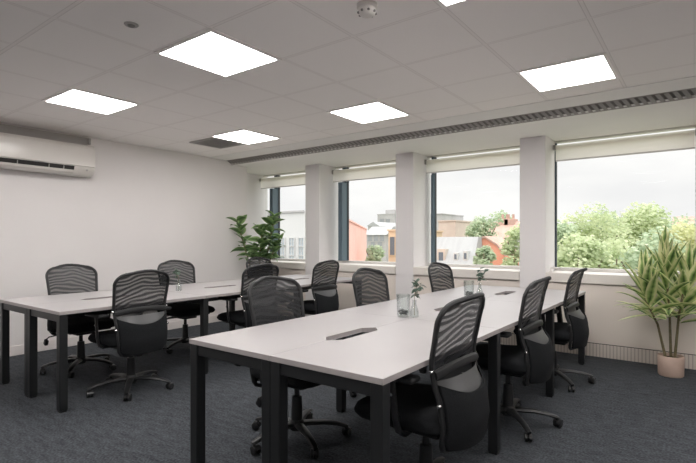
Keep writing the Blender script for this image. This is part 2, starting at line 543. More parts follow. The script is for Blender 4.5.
# square slotted vent in the tile beside the light
x0, y0 = GX - 4 * GP, GY + 3 * GP
v = thing('ceiling_vent', 'dark square slotted air vent in the ceiling beside a light panel', 'air vent', (x0 + .335, y0 + .315, CEIL))
b = MB()
for lo, hi in (((-.245, -.245), (.245, -.215)), ((-.245, .215), (.245, .245)), ((-.245, -.215), (-.215, .215)), ((.215, -.215), (.245, .215))):
    b.box((*lo, -.012), (*hi, -.0005), .002, 1)
b.build('frame', M['grey_metal'], v, smooth=False)
MB().box((-.215, -.215, -.003), (.215, .215, -.0005)).build('backing', M['dark_grille'], v, smooth=False)
b = MB()
for k in range(9):
    y = -.19 + k * .047
    b.box((-.215, y - .012, -.011), (.215, y + .008, -.0035), rot=Matrix.Rotation(.2, 3, 'X'), piv=(0, y, -.007))
b.build('slat', M['grey_metal'], v, smooth=False)

# smoke detector
s_ = thing('smoke_detector', 'round white smoke detector hanging from the ceiling at the top edge', 'smoke detector', (-1.425, 2.07, CEIL))
MB().lathe([(.0, -.0005), (.055, -.0005), (.055, -.016), (.048, -.022), (0, -.022)], seg=28).build('base', M['white_plastic'], s_)
MB().lathe([(0, -.022), (.045, -.022), (.048, -.034), (.046, -.046), (.034, -.058), (.018, -.062), (0, -.062)], seg=28).build('dome', M['white_plastic'], s_)
for k in range(8):
    a = 2 * PI * k / 8
    b = MB(); b.box((.0455 * math.cos(a) - .006, .0455 * math.sin(a) - .006, -.050), (.0455 * math.cos(a) + .006, .0455 * math.sin(a) + .006, -.040), .002)
    b.build('slot', M['dark_grille'], s_)
c_ = thing('ceiling_sensor', 'small dark round sensor set in a tile above the left wall desk', 'sensor', (-2.645, 1.445, CEIL))
MB().lathe([(0, -.0005), (.040, -.0005), (.036, -.006), (.022, -.007), (0, -.007)], seg=20).build('rim', M['grey_metal'], c_)
MB().lathe([(0, -.007), (.021, -.007), (.016, -.013), (0, -.015)], seg=20).build('lens', M['dark_grille'], c_)

# air conditioner on the left wall
AY0, AY1 = 1.60, 2.70
ac = thing('air_conditioner', 'white wall-mounted air conditioner high on the left wall', 'air conditioner', (XL, (AY0 + AY1) / 2, 2.0))
hl = (AY1 - AY0) / 2
prof = [(0.002, .0), (.10, -.012), (.150, .000), (.185, .030), (.205, .075), (.214, .14), (.216, .25), (.206, .315), (.180, .350), (.13, .362), (.002, .362)]
def section(y, k=1.0, ins=0.0):
    return [Vector((max(.002, p[0] - ins), y, .18 + (p[1] - .18) * k)) for p in prof]
b = MB()
b.loft([section(-hl, .97, .006), section(-hl + .008), section(hl - .012), section(hl, .97, .008)])
body = b.build('body', M['ac_white'], ac)
b = MB()  # outlet: dark mouth, set in the lower front
b.loft([[Vector((.150, y, .006)), Vector((.190, y, .030)), Vector((.2125, y, .088)), Vector((.19, y, .088)), Vector((.15, y, .03))] for y in (-hl + .03, hl - .235)])
b.build('air_outlet', M['gap'], ac, smooth=False)
b = MB()
b.loft([[Vector((.155, y, -.006)), Vector((.200, y, .020)), Vector((.212, y, .043)), Vector((.206, y, .045)), Vector((.194, y, .026)), Vector((.152, y, .001))] for y in (-hl + .035, hl - .240)])
b.build('louvre', M['ac_white'], ac, smooth=False)
b = MB()
for y in (-.25, .05, .2):
    b = MB()
    b.box((.196, y, .045), (.2105, y + .008, .085)); b.build('vane', M['grey_metal'], ac, smooth=False)

b = MB(); b.loft([[Vector((.2135, y, .094)), Vector((.2205, y, .10)), Vector((.2225, y, .25)), Vector((.214, y, .31)), Vector((.207, y, .312)), Vector((.212, y, .25))] for y in (-hl + .01, hl - .015)])
b.build('front_panel', M['ac_white'], ac)
MB().lathe([(0, .2128), (.011, .2128), (.011, .2165), (0, .2165)], c=(0, hl - .10, .055), seg=14, axis='X').build('indicator', M['grey_metal'], ac)
MB().box((.002, hl - .0, .395), (.03, hl + .03, .47), .003).build('bracket', M['grey_metal'], ac, smooth=False)
MB().box((.002, -hl, .385), (.012, hl - .0, .475), .002).build('shade_strip', M['grey_metal'], ac, smooth=False)  # grey strip paints in the shade between unit and ceiling

# ------------------------------------------------------------------ bench desks
DT, DY0, DMOD, DW = .73, 1.482, 1.2555, 0.597
def bench_desk(xr, label):
    """six workstations back to back; xr is the right-hand edge"""
    t = thing('bench_desk', label, 'desk', (xr - DW, DY0, 0), 0, 'white bench desks with black legs')
    g = .0015
    for side in (-1, 1):
        for k in range(3):
            y0, y1 = k * DMOD + g, (k + 1) * DMOD - g
            ym = (y0 + y1) / 2
            o, i, n = side * DW, side * g, side * .058
            poly = [(o, y0), (o, y1), (i, y1), (i, ym + .225), (n, ym + .165), (n, ym - .165), (i, ym - .225), (i, y0)]
            if side < 0:
                poly = poly[::-1]
            b = MB(); b.prism(poly, DT - .025, DT, 0, .0015)
            b.bm.normal_update()
            for f in b.bm.faces:
                f.material_index = 0 if abs(f.normal.z) > .5 else 1
            b.build('desktop', [M['desktop'], M['edge']], t, smooth=False)
    e = .028                                      # leg half width
    rows = [e + .004, DMOD, 2 * DMOD, 3 * DMOD - e - .004]
    for r, y in enumerate(rows):
        xs = [-DW + e + .004, DW - e - .004]
        if r in (0, 3):
            xs += [-e - .001, e + .001]
        for x in xs:
            b = MB(); b.box((x - e, y - e, .012), (x + e, y + e, DT - .026), .004, 2); b.box((x - e * .8, y - e * .8, 0), (x + e * .8, y + e * .8, .013))
            b.build('leg', M['black_steel'], t, smooth=False)
        MB().box((-DW + 2 * e + .004, y - .02, DT - .080), (DW - 2 * e - .004, y + .02, DT - .026), .003, 1).build('cross_beam', M['black_steel'], t, smooth=False)
    for x in (-DW + .31, DW - .31):
        MB().box((x - .02, rows[0] + .02, DT - .075), (x + .02, rows[3] - .02, DT - .027), .003, 1).build('side_rail', M['black_steel'], t, smooth=False)
    for k in range(3):
        ym = (k + .5) * DMOD
        b = MB()
        b.box((-.13, ym - .42, DT - .13), (.13, ym + .42, DT - .125)); b.box((-.13, ym - .42, DT - .13), (-.125, ym + .42, DT - .06)); b.box((.125, ym - .42, DT - .13), (.13, ym + .42, DT - .06))
        b.build('cable_tray', M['black_steel'], t, smooth=False)
    return t
X1R, X2R = -3.690, -0.950
bench_desk(X2R, 'long white bench desk in the foreground carrying the two glass tumblers')
bench_desk(X1R, 'long white bench desk beside the plain left wall, beyond the foreground desk')

# ------------------------------------------------------------------ office chairs
def yprof(z):
    pts = [(.30, -.190), (.36, -.205), (.45, -.218), (.55, -.206), (.62, -.183), (.70, -.170), (.76, -.177), (.83, -.194), (.90, -.214), (.95, -.234), (.98, -.250), (1.003, -.266)]
    if z <= pts[0][0]:
        return pts[0][1]
    for (a, p), (b, q) in zip(pts, pts[1:]):
        if z <= b:
            t = (z - a) / (b - a); t = t * t * (3 - 2 * t) * .4 + t * .6
            return p + (q - p) * t
    return pts[-1][1]
ZT, ZB, CR = .998, .335, .095
def hw(z):
    w = .200 + .03 * min(1, max(0, (z - .42) / .5))
    if z > ZT - CR:
        k = (z - (ZT - CR)) / CR
        w -= CR * (1 - math.sqrt(max(0, 1 - k * k)))
    if z < ZB + .06:
        k = ((ZB + .06) - z) / .06
        w -= .06 * (1 - math.sqrt(max(0, 1 - k * k)))
    return w
def bp(u, z, off=0.0):
    k = max(0.0, min(1.0, (z - .80) / .2))
    return Vector((u * hw(z), yprof(z) + (0.026 + .022 * k) * u * u + off, z - .022 * k * u * u))
def zrows(a, b, n):
    return [a + (b - a) * i / n for i in range(n + 1)]
def backgrid(mb, z0, z1, nz, off=0.0, nu=12, shrink=1.0, thick=0.0, bulge=None, warp=0.0):
    us = [-1 + 2 * k / nu for k in range(nu + 1)]
    fr = [[bp(u * shrink, z + warp * u * u * (z - z0) / (z1 - z0), off + (bulge(u, z) if bulge else 0)) for u in us] for z in zrows(z0, z1, nz)]
    mb.grid(fr)
    if thick:
        bk = [[p + Vector((0, -thick, 0)) for p in r] for r in fr]
        mb.grid(bk)
        for a, c in ((fr[0], bk[0]), (fr[-1], bk[-1])):
            mb.grid([a, c])
        mb.grid([[r[0] for r in fr], [r[0] for r in bk]]); mb.grid([[r[-1] for r in fr], [r[-1] for r in bk]])

def make_chair():
    t = thing('office_chair', 'x', 'office chair', (0, 0, 0), 0, 'black mesh office chairs around the desks')
    # seat: thick cushion with a waterfall front
    b = MB()
    def ring(z, ins, fr=0):
        pts = []
        hx, y0, y1, r = .245 - ins, -.205 + ins, .290 - ins - fr, .09
        for cx, cy_, a0 in ((hx - r, y1 - r, 0), (-hx + r, y1 - r, 90), (-hx + r, y0 + r, 180), (hx - r, y0 + r, 270)):
            for k in range(6):
                a = R(a0 + 18 * k)
                pts.append(Vector((cx + r * math.cos(a), cy_ + r * math.sin(a), z - (.02 if cy_ > 0 and z > .45 else 0))))
        return pts
    b.loft([ring(.405, .035), ring(.412, .012), ring(.43, .0), ring(.462, .0), ring(.484, .010), ring(.497, .03), ring(.502, .075)])
    b.build('seat', M['seat_fabric'], t)
    MB().box((-.19, -.16, .385), (.19, .21, .408), .01).build('seat_pan', M['plastic'], t)
    # back: frame loop, see-through upper mesh, lower padded panel, strip with painted sheen, spine
    loop = []
    zs = [ZB, ZB + .015, ZB + .04, ZB + .08] + zrows(.46, .90, 12) + [.915, .93, .945, .958, .970, .981, .989, .995, .9978]
    for z in zs:
        loop.append(bp(-1, z))
    loop += [bp(u, ZT) for u in (-.6, -.2, .2, .6)]
    for z in reversed(zs):
        loop.append(bp(1, z))
    loop += [bp(u, ZB) for u in (.5, 0, -.5)]
    MB().tube(loop, .0125, 8, closed=True).build('back_frame', M['plastic_soft'], t)
    b = MB(); backgrid(b, .665, .9978, 18, 0.0); b.build('back_mesh', M['mesh'], t, weld=False)
    cb = [bp(u, .668 + .02 * (1 - u * u), -.008) for u in [-1 + k / 6 for k in range(13)]]
    MB().tube(cb, .017, 8, flat=1.3).build('crossbar', M['plastic_soft'], t)
    bul = lambda u, z: -.030 * (1 - u * u) * max(0, min(1, (.66 - z) / .06)) - .012
    b = MB(); backgrid(b, .55, .645, 6, -.004, shrink=.95, bulge=lambda u, z: -.045 * (1 - u ** 4) * max(0, min(1, (.665 - z) / .075)) - .004); b.build('lumbar_sheen_strip', M['lumbar'], t, weld=False)
    b = MB(); backgrid(b, .345, .575, 10, -.012, shrink=.975, thick=.012, warp=.055, bulge=lambda u, z: -.040 * (1 - u ** 4)); b.build('lower_back_panel', M['seat_fabric'], t, weld=False)
    b = MB(); backgrid(b, .40, .672, 10, .012, shrink=.97); b.build('lower_back_mesh', M['mesh_dense'], t, weld=False)
    MB().tube([(0, -.06, .385), (0, -.16, .388), (0, -.235, .41), (0, yprof(.5) - .03, .50), (0, yprof(.60) + .004, .64)], [.022, .024, .026, .020, .012], 8, flat=.5, up=(0, 1, .3)).build('spine', M['plastic'], t)
    for sx in (-1, 1):
        for z in (.545, .685):
            p = bp(sx, z)
            MB().lathe([(0, -.006), (.009, -.006), (.009, .006), (.006, .010), (0, .010)] if sx > 0 else [(0, .006), (.009, .006), (.009, -.006), (.006, -.010), (0, -.010)], c=(p.x + sx * .012, p.y - .002, p.z), seg=10, axis='X').build('screw', M['chrome'], t)
    # arms
    for sx in (-1, 1):
        b = MB()
        b.tube([(sx * .17, -.02, .398), (sx * .245, -.02, .398), (sx * .268, -.012, .415), (sx * .275, .0, .48), (sx * .275, .012, .58), (sx * .272, .02, .648)], [.024, .025, .026, .025, .024, .026], 8, flat=.45, up=(sx, 0, .01) if False else None)
        am = b.build('armrest', M['plastic'], t)
        b = MB(); b.box((sx * .272 - .042, -.105, .640), (sx * .272 + .042, .135, .668), .013, 3); b.build('arm_pad', M['plastic_soft'], am)
        MB().lathe([(0, 0), (.007, 0), (.007, .004), (0, .004)] if sx > 0 else [(0, 0), (.007, 0), (.007, -.004), (0, -.004)], c=(sx * .2865, .012, .575), seg=8, axis='X').build('screw', M['chrome'], am)
    # mechanism, lever, lift
    MB().box((-.085, -.12, .345), (.085, .11, .388), .012).build('tilt_mechanism', M['plastic'], t)
    b = MB(); b.tube([(.06, .03, .368), (.22, .05, .372), (.29, .03, .362), (.302, -.005, .335)], .006, 6)
    lv = b.build('lever', M['black_steel'], t)
    b = MB(); b.box((.285, -.030, .285), (.315, .012, .338), .008, 2, rot=Matrix.Rotation(-.5, 3, 'X'), piv=(.3, -.01, .31)); b.build('lever_paddle', M['plastic'], lv)
    MB().lathe([(.0, .10), (.036, .10), (.034, .20), (.030, .27), (.018, .272), (.016, .35), (0, .35)], seg=16).build('gas_lift', M['plastic'], t)
    # five-star base on castors
    b = MB()
    b.lathe([(0, .062), (.042, .062), (.050, .075), (.050, .105), (.040, .125), (0, .128)], seg=20)
    for k in range(5):
        a = 2 * PI * k / 5
        ca, sa = math.cos(a), math.sin(a)
        pts = [(.02, .096), (.08, .100), (.17, .097), (.25, .086), (.305, .070), (.322, .064)]
        b.tube([(r * ca, r * sa, z) for r, z in pts], [.029, .029, .025, .022, .019, .014], 8, flat=.62, up=(0, 0, 1))
    b.build('star_base', M['plastic'], t)
    for k in range(5):
        a = 2 * PI * k / 5 + .0
        ca, sa = math.cos(a), math.sin(a)
        c = Vector((.308 * ca, .308 * sa, 0))
        tw = a + [.9, 2.2, .4, 1.6, 2.8][k]
        rt = Matrix.Rotation(tw, 3, 'Z')
        b = MB()
        w = bmesh.new()
        q = MB()
        for s in (-1, 1):
            q.lathe([(0, s * .006), (.020, s * .006), (.0255, s * .009), (.0255, s * .020), (.020, s * .024), (0, s * .024)], c=(.014, 0, .0255), seg=16, axis='Y')
        q.box((-.018, -.006, .022), (.030, .006, .050), .004)
        q.tube([(0, 0, .03), (0, 0, .064)], .008, 8)
        hood = [(.014 + .029 * math.cos(R(x)), .0255 + .029 * math.sin(R(x))) for x in range(20, 171, 25)]
        q.grid([[Vector((x, y, z)) for x, z in hood] for y in (-.022, -.011, .011, .022)])
        for v in q.bm.verts:
            v.co = rt @ v.co + c
        q.build('caster', M['plastic'], t)
        b.bm.free(); w.free()
    return t

proto = make_chair()
CH = [  # x, y, heading, turn of the base, label
    (-4.80, 2.12, -90, 121, 'black mesh office chair between the wall desk and left wall, nearest the air conditioner'),
    (-4.80, 3.27, -92, 95, 'black mesh office chair between wall desk and left wall, middle of its row'),
    (-4.80, 4.58, -90, 60, 'black mesh office chair in front of the leafy corner plant, mostly hidden'),
    (-3.812, 2.08, 90, -52, 'black mesh office chair seen from behind at the wall desk, its whole base in view'),
    (-3.812, 3.37, 88, -80, 'black mesh office chair at the wall desk aisle, overlapping the hidden corner chair'),
    (-3.80, 4.40, 90, -20, 'black mesh office chair at the wall desk aisle, closest to the pink brick building'),
    (-2.04, 2.19, -90, 134, 'black office chair facing right at the foreground desk, nearest its left front corner'),
    (-2.06, 3.30, -92, 110, 'black mesh office chair at the foreground desk, its rounded back before the second window'),
    (-2.06, 4.62, -94, 100, 'black mesh office chair at the foreground desk, directly below the mansard roof window'),
    (-1.066, 2.045, 89, -60, 'large black mesh office chair nearest the camera, on the right of the foreground desk'),
    (-1.066, 3.235, 90, -67, 'black mesh office chair on the right of the foreground desk, middle of its row'),
    (-1.066, 4.43, 90, -67, 'black mesh office chair on the right of the foreground desk, nearest the wide window'),
]
for k, (x, y, rz, bz, lab) in enumerate(CH):
    o = proto if k == 0 else copy_tree(proto)
    o.location = (x, y, 0)
    o.rotation_euler = (0, 0, R(rz))
    o['label'] = lab
    for c in o.children:
        if c.name.startswith(('star_base', 'caster')):
            c.rotation_euler = (0, 0, R(bz))

# ------------------------------------------------------------------ glass on the desks
def tumbler(x, y, lab, slab):
    t = thing('glass_tumbler', lab, 'glass', (x, y, DT), 0, 'clear glass tumblers on the foreground desk')
    MB().lathe([(0, .001), (.040, .001), (.043, .006), (.046, .150), (.0435, .150), (.0405, .010), (0, .009)], seg=28).build('glass_body', M['glass'], t)
    b = MB()
    for k in range(46):
        a, r = rnd.random() * 2 * PI, .030 * math.sqrt(rnd.random())
        z = .017 + rnd.random() * .030
        s = .006 + rnd.random() * .004
        q = bmesh.new(); bmesh.ops.create_icosphere(q, subdivisions=1, radius=s)
        for vv in q.verts:
            vv.co = Vector((vv.co.x * 1.2 + r * math.cos(a), vv.co.y + r * math.sin(a), vv.co.z * .8 + z))
        b.join(q)
    o = b.build('pebbles', M['stone'], None, loc=(x, y, DT))
    tag(o, slab, 'pebbles', None, 'stuff')
def bud_vase(x, y, lab, h=.115, group='clear bottle vases on the desks'):
    t = thing('bud_vase', lab, 'vase', (x, y, DT), 0, group)
    k = h / .115
    MB().lathe([(0, .001), (.026, .001), (.030, .006), (.029, .04 * k), (.021, .068 * k), (.0135, .085 * k), (.0125, .108 * k), (.016, .115 * k), (.0135, .115 * k), (.0105, .106 * k), (.0115, .086 * k), (.019, .066 * k), (.0265, .038 * k), (.0275, .009), (0, .007)], seg=24).build('glass_body', M['glass'], t)
def sprig(x, y, lab, h=.21, lean=(.03, 0.0), nl=20, lw=.030, seed=1):
    rr = random.Random(seed)
    t = thing('green_sprig', lab, 'sprig', (x, y, DT), 0, 'grey-green sprigs standing in the bottle vases')
    b = MB(); f = MB()
    for q in range(3):
        dx, dy = lean[0] + rr.uniform(-.05, .05), lean[1] + rr.uniform(-.045, .045)
        hh = h * rr.uniform(.82, 1.0)
        pts = [Vector((rr.uniform(-.002, .002), rr.uniform(-.002, .002), .014)), Vector((0, 0, .138)), Vector((dx * .4, dy * .4, hh * .7)), Vector((dx, dy, hh))]
        b.tube(pts, [.0016, .0016, .0013, .0008], 5)
        for k in range(nl // 3 + 1):
            tt = .25 + .75 * (k + rr.random() * .6) / (nl // 3 + 1)
            p = pts[2].lerp(pts[3], tt) if tt > .5 else pts[1].lerp(pts[2], tt * 2)
            if p.z < .150:
                continue
            a = rr.random() * 2 * PI
            f.leaf(p, (math.cos(a), math.sin(a), rr.uniform(-.9, .8)), lw * rr.uniform(.9, 1.3), lw * rr.uniform(.75, 1.0), .15, .1, 4, rr.uniform(-.4, .4), .8)
    b.build('stem', M['bark'], t)
    f.build('leaves', M['leaf_euc'], t, weld=False)
tumbler(-1.615, 2.775, 'glass tumbler with dark pebbles, nearer the camera on the foreground desk', 'dark pebbles in the bottom of the nearer tumbler')
tumbler(-1.70, 4.09, 'clear glass tumbler with dark pebbles farther along the foreground desk, towards the windows', 'dark pebbles in the bottom of the farther tumbler')
bud_vase(-1.545, 2.80, 'small clear bottle vase beside the nearer glass tumbler')
sprig(-1.545, 2.80, 'grey-green sprig standing in the bottle vase beside the nearer tumbler', .245, (.045, -.01), 27, .040, 3)
bud_vase(-1.61, 4.12, 'small clear bottle vase beside the farther glass tumbler, below the mansard window', .13)
sprig(-1.61, 4.12, 'grey-green sprig standing in the bottle vase beside the farther tumbler', .265, (.03, .03), 24, .038, 5)
bud_vase(-4.25, 2.82, 'small clear bottle vase on the wall desk behind an office chair')
sprig(-4.25, 2.82, 'grey-green sprig in the bottle vase on the wall desk', .25, (-.03, .0), 24, .040, 9)

# ------------------------------------------------------------------ indoor plants
# right: cream-edged plant in a beige pot
pp = thing('potted_plant', 'tall cream-and-green long-leaved plant in a beige pot before the wide window', 'plant', (-.245, 5.28, 0))
MB().lathe([(0, .0), (.094, .0), (.101, .010), (.106, .178), (.103, .185), (.095, .184), (.093, .155), (0, .155)], seg=36).build('pot', M['terracotta'], pp)
MB().lathe([(0, .160), (.093, .158)], seg=24).build('soil', M['soil'], pp)
rr = random.Random(21)
stems, leaves = MB(), MB()
ST = [((-.04, 0, .155), (-.10, -.02, .46), (-.20, -.05, .70)), ((.0, .02, .155), (-.01, .02, .55), (-.04, .03, 1.00)), ((.03, -.01, .155), (.06, -.01, .55), (.11, -.03, .88))]
for st in ST:
    a, bq, c = [Vector(p) for p in st]
    pts = [a, a.lerp(bq, .5), bq, bq.lerp(c, .5), c]
    o = MB().tube(pts, [.0125, .011, .010, .009, .006], 8); o.build('stem', M['bark'], pp)
def rosette(p0, p1, n, l0, l1, seed, wmin=.066, wmax=.100):
    rr = random.Random(seed)
    p0, p1 = Vector(p0), Vector(p1)
    for k in range(n):
        t = (k + .5) / n
        p = p0.lerp(p1, t)
        a = k * 2.4 + rr.uniform(-.3, .3)
        el = R(14 + 68 * t + rr.uniform(-12, 14))
        d = (math.cos(a) * math.cos(el), math.sin(a) * math.cos(el) * .75, math.sin(el))
        leaves.leaf(p, d, (l0 + (l1 - l0) * t) * rr.uniform(.85, 1.12), rr.uniform(wmin, wmax), rr.uniform(.05, .42) * (1.2 - t), .35, 8, rr.uniform(-.5, .5), 1.0)
rosette((-.12, -.03, .48), (-.22, -.05, .82), 22, .40, .36, 1)
rosette((-.02, .02, .52), (-.05, .03, 1.06), 32, .42, .34, 2)
rosette((.07, -.01, .48), (.14, -.03, .92), 26, .40, .36, 3)
leaves.leaf((-.12, -.04, .55), (-.9, -.3, -.12), .32, .06, .15, .3, 8)
leaves.leaf((-.14, -.03, .62), (-.9, -.1, .15), .34, .06, .3, .3, 8)
leaves.build('foliage', M['leaf_var'], pp, weld=False)

# left: broad-leaved plant in the corner behind the wall desk
lp = thing('corner_plant', 'bushy plant with broad glossy leaves in the corner by the left wall', 'plant', (-5.42, 5.00, 0))
MB().lathe([(0, 0), (.13, 0), (.14, .012), (.165, .30), (.16, .31), (.15, .305), (.148, .27), (0, .27)], seg=32).build('pot', M['white_pot'], lp)
MB().lathe([(0, .275), (.148, .273)], seg=24).build('soil', M['soil'], lp)
leaves = MB()
rr = random.Random(5)
S2 = [((-.04, -.02, .27), (-.10, -.07, .75), (-.19, -.13, 1.10), (-.30, -.20, 1.56)), ((.0, .0, .27), (.01, -.02, .8), (.05, -.04, 1.15), (.08, -.03, 1.46)),
      ((.04, .02, .27), (.08, .02, .8), (.16, .04, 1.2), (.22, .08, 1.60)), ((.02, .03, .27), (.02, .04, .7), (-.06, .02, .95), (-.10, .0, 1.14)), ((.05, -.01, .27), (.12, .02, .75), (.20, .04, 1.0), (.36, .06, 1.30))]
for q, st in enumerate(S2):
    pts = [Vector(p) for p in st]
    MB().tube(pts, [.011, .010, .008, .005], 8).build('stem', M['bark'], lp)
    n = [22, 18, 28, 12, 20][q]
    for k in range(n):
        t = .22 + .78 * (k + .5) / n
        p = pts[1].lerp(pts[2], t * 2 - .0) if t < .5 else pts[2].lerp(pts[3], t * 2 - 1)
        if p.z < .93:
            p.z = .93 + rr.random() * .1
        a = k * 2.4 + q
        el = R(rr.uniform(0, 55) * (.5 + .6 * t))
        d = Vector((math.cos(a) * math.cos(el), math.sin(a) * math.cos(el) * .8, math.sin(el)))
        ln = rr.uniform(.17, .25)
        tip = p + d * ln + lp.location
        if tip.x < XL + .03 and tip.y < 5.22:
            d.x = abs(d.x) * .2
        leaves.leaf(p, d, ln, rr.uniform(.10, .145), rr.uniform(.1, .5), .25, 6, rr.uniform(-.7, .7), .95)
leaves.build('foliage', M['leaf_rubber'], lp, weld=False)

# ------------------------------------------------------------------ outside: colours picked pale in place of haze
GZ = -9.0
M['grass_out'] = mottled('town_ground', (0.20, 0.24, 0.13), (0.30, 0.30, 0.24), .15, 0.95)
M['render_white'] = mottled('white_render', (0.53, 0.53, 0.52), (0.58, 0.58, 0.57), .4, 0.9)
M['zinc'] = mottled('pale_zinc_roof', (0.33, 0.335, 0.335), (0.37, 0.375, 0.375), .5, 0.6, scl=(6, 1, 1))
M['pink'] = mottled('pink_brick', (0.84, 0.50, 0.44), (0.88, 0.55, 0.49), .6, 0.9)
M['orange'] = mottled('orange_brick', (0.66, 0.27, 0.18), (0.72, 0.33, 0.23), .8, 0.9)
M['concrete'] = mottled('grey_concrete', (0.36, 0.355, 0.35), (0.42, 0.41, 0.405), .5, 0.9)
M['beige_brick'] = mottled('beige_brick', (0.52, 0.44, 0.38), (0.58, 0.50, 0.43), .8, 0.9)
M['ochre'] = mottled('ochre_brick', (0.62, 0.48, 0.33), (0.68, 0.53, 0.38), .8, 0.9)
M['tile_roof'] = mottled('brown_tiled_roof', (0.42, 0.27, 0.22), (0.50, 0.34, 0.29), 2, 0.9)
M['stone_pane'] = mat('grey_distant_pane', (0.27, 0.28, 0.29), 0.3)
M['far_pane'] = mat('far_window_pane', (0.14, 0.17, 0.20), 0.25)
M['trunk'] = mottled('tree_bark', (0.16, 0.13, 0.10), (0.24, 0.20, 0.15), 4, 0.95)
def foliage_mat(name, a, b, c):  # haze over the trees is put into these lightened colours
    m = mat(name, a, 0.7, spec=0.2)
    col = ramp(m, noise(m, 1.1, 4), [(0.32, a), (0.5, b), (0.68, c)])
    p = m.node_tree.nodes['Principled BSDF']
    L(m, col, p.inputs['Base Color'])
    t = N(m, 'ShaderNodeBsdfTranslucent'); L(m, col, t.inputs[0])
    mx = N(m, 'ShaderNodeMixShader'); mx.inputs[0].default_value = .4
    L(m, p.outputs[0], mx.inputs[1]); L(m, t.outputs[0], mx.inputs[2])
    L(m, mx.outputs[0], m.node_tree.nodes['Material Output'].inputs['Surface'])
    return m
M['tree_a'] = foliage_mat('hazed_lime_foliage', (0.45, 0.53, 0.32), (0.56, 0.63, 0.40), (0.68, 0.72, 0.50))
M['tree_b'] = foliage_mat('hazed_green_foliage', (0.36, 0.45, 0.30), (0.46, 0.55, 0.38), (0.58, 0.65, 0.47))
M['tree_c'] = foliage_mat('hazed_yellow_foliage', (0.52, 0.56, 0.30), (0.64, 0.65, 0.39), (0.74, 0.73, 0.50))

struct(MB().box((-160, 6.6, GZ - .2), (60, 170, GZ)).build('ground', M['grass_out'], smooth=False))

def add_window(parent, c, ux, w, h, n, fr='render_white', bars=0, pm='far_pane'):
    """a window on a wall: c its centre, ux the direction along the wall, n the outward normal"""
    ux, n, uz = Vector(ux).normalized(), Vector(n).normalized(), Vector((0, 0, 1))
    c = Vector(c)
    def slab(mb, a0, a1, b0, b1, d0, d1):
        pts = [c + ux * a + uz * q for a, q in ((a0, b0), (a1, b0), (a1, b1), (a0, b1))]
        mb.loft([[p + n * d0 for p in pts], [p + n * d1 for p in pts]])
    b = MB(); e = min(w, h) * .1
    slab(b, -w / 2 - e, w / 2 + e, h / 2, h / 2 + e, -.02, .06); slab(b, -w / 2 - e, w / 2 + e, -h / 2 - e, -h / 2, -.02, .08)
    slab(b, -w / 2 - e, -w / 2, -h / 2, h / 2, -.02, .06); slab(b, w / 2, w / 2 + e, -h / 2, h / 2, -.02, .06)
    if bars:
        slab(b, -e * .4, e * .4, -h / 2, h / 2, -.02, .05); slab(b, -w / 2, w / 2, -e * .4, e * .4, -.02, .05)
    f = b.build('window', M[fr], parent, smooth=False)
    b = MB(); slab(b, -w / 2, w / 2, -h / 2, h / 2, -.01, .025)
    b.build('pane', M[pm], f, smooth=False)

# pale apartment house beyond the first window
A, B_ = at(250, 212, 12), at(305, 212, 12)
w1 = thing('apartment_house', 'pale rendered apartment house with small white-framed windows outside the leftmost window', 'building', (0, 0, 0))
dv = Vector((-math.sin(R(38)), math.cos(R(38)), 0)) * 3.4
foot = [A, B_, B_ + dv, A + dv]
MB().loft([[Vector((p.x, p.y, GZ)) for p in foot], [Vector((p.x, p.y, B_.z)) for p in foot]]).build('wall', M['render_white'], w1, smooth=False)
MB().loft([[Vector((p.x, p.y - .05, B_.z)) for p in foot], [Vector((p.x, p.y - .05, B_.z + .06)) for p in foot]]).build('parapet', M['concrete'], w1, smooth=False)
M['pale_pane'] = mat('pane_with_painted_sky', (0.42, 0.47, 0.50), 0.2)  # pale blue-grey base colour paints in the reflected sky
for px in (283, 292.5, 302):
    for py in (242, 251, 260):
        add_window(w1, at(px, py, 12), (1, 0, 0), .22, .26, (0, -1, 0), bars=1, pm='pale_pane')

# pink brick block whose long wall runs away from the window
def az(px):
    return YAW - math.atan((px - 348) / F_PX)      # left of +Y
P0 = at(331, 212.5, 17)
dirn = Vector((-math.sin(R(32)), math.cos(R(32)), 0))
pk = thing('brick_block', 'pink brick block running away outside the second window', 'building', (0, 0, 0))
ln = 24.0
nrm = Vector((-dirn.y, dirn.x, 0))
# find where the long wall has to end to be seen at px 366
for k in range(400):
    q = P0 + dirn * (k * .1)
    s, c = math.sin(YAW), math.cos(YAW)
    z = -s * q.x + c * q.y
    px = 348 + F_PX * (c * q.x + s * q.y) / z
    if px > 366.5:
        ln = k * .1
        break
base = [P0, P0 + dirn * ln, P0 + dirn * ln + nrm * 1.0, P0 + nrm * 1.0]
MB().loft([[Vector((p.x, p.y, GZ)) for p in base], [Vector((p.x, p.y, P0.z)) for p in base]]).build('wall', M['pink'], pk, smooth=False)
cop = [P0 - nrm * .08 - dirn * .08, P0 + dirn * (ln + .08) - nrm * .08, P0 + dirn * (ln + .08) + nrm * 1.0, P0 + nrm * 1.0 - dirn * .08]
MB().loft([[Vector((p.x, p.y, P0.z)) for p in cop], [Vector((p.x, p.y, P0.z + .12)) for p in cop]]).build('coping', M['pink'], pk, smooth=False)
for k, (d, z) in enumerate(((.9, -.55), (.9, -2.0), (.9, -1.25))):
    add_window(pk, P0 + dirn * d + Vector((0, 0, z - .4)), dirn, .5, .5, -nrm)

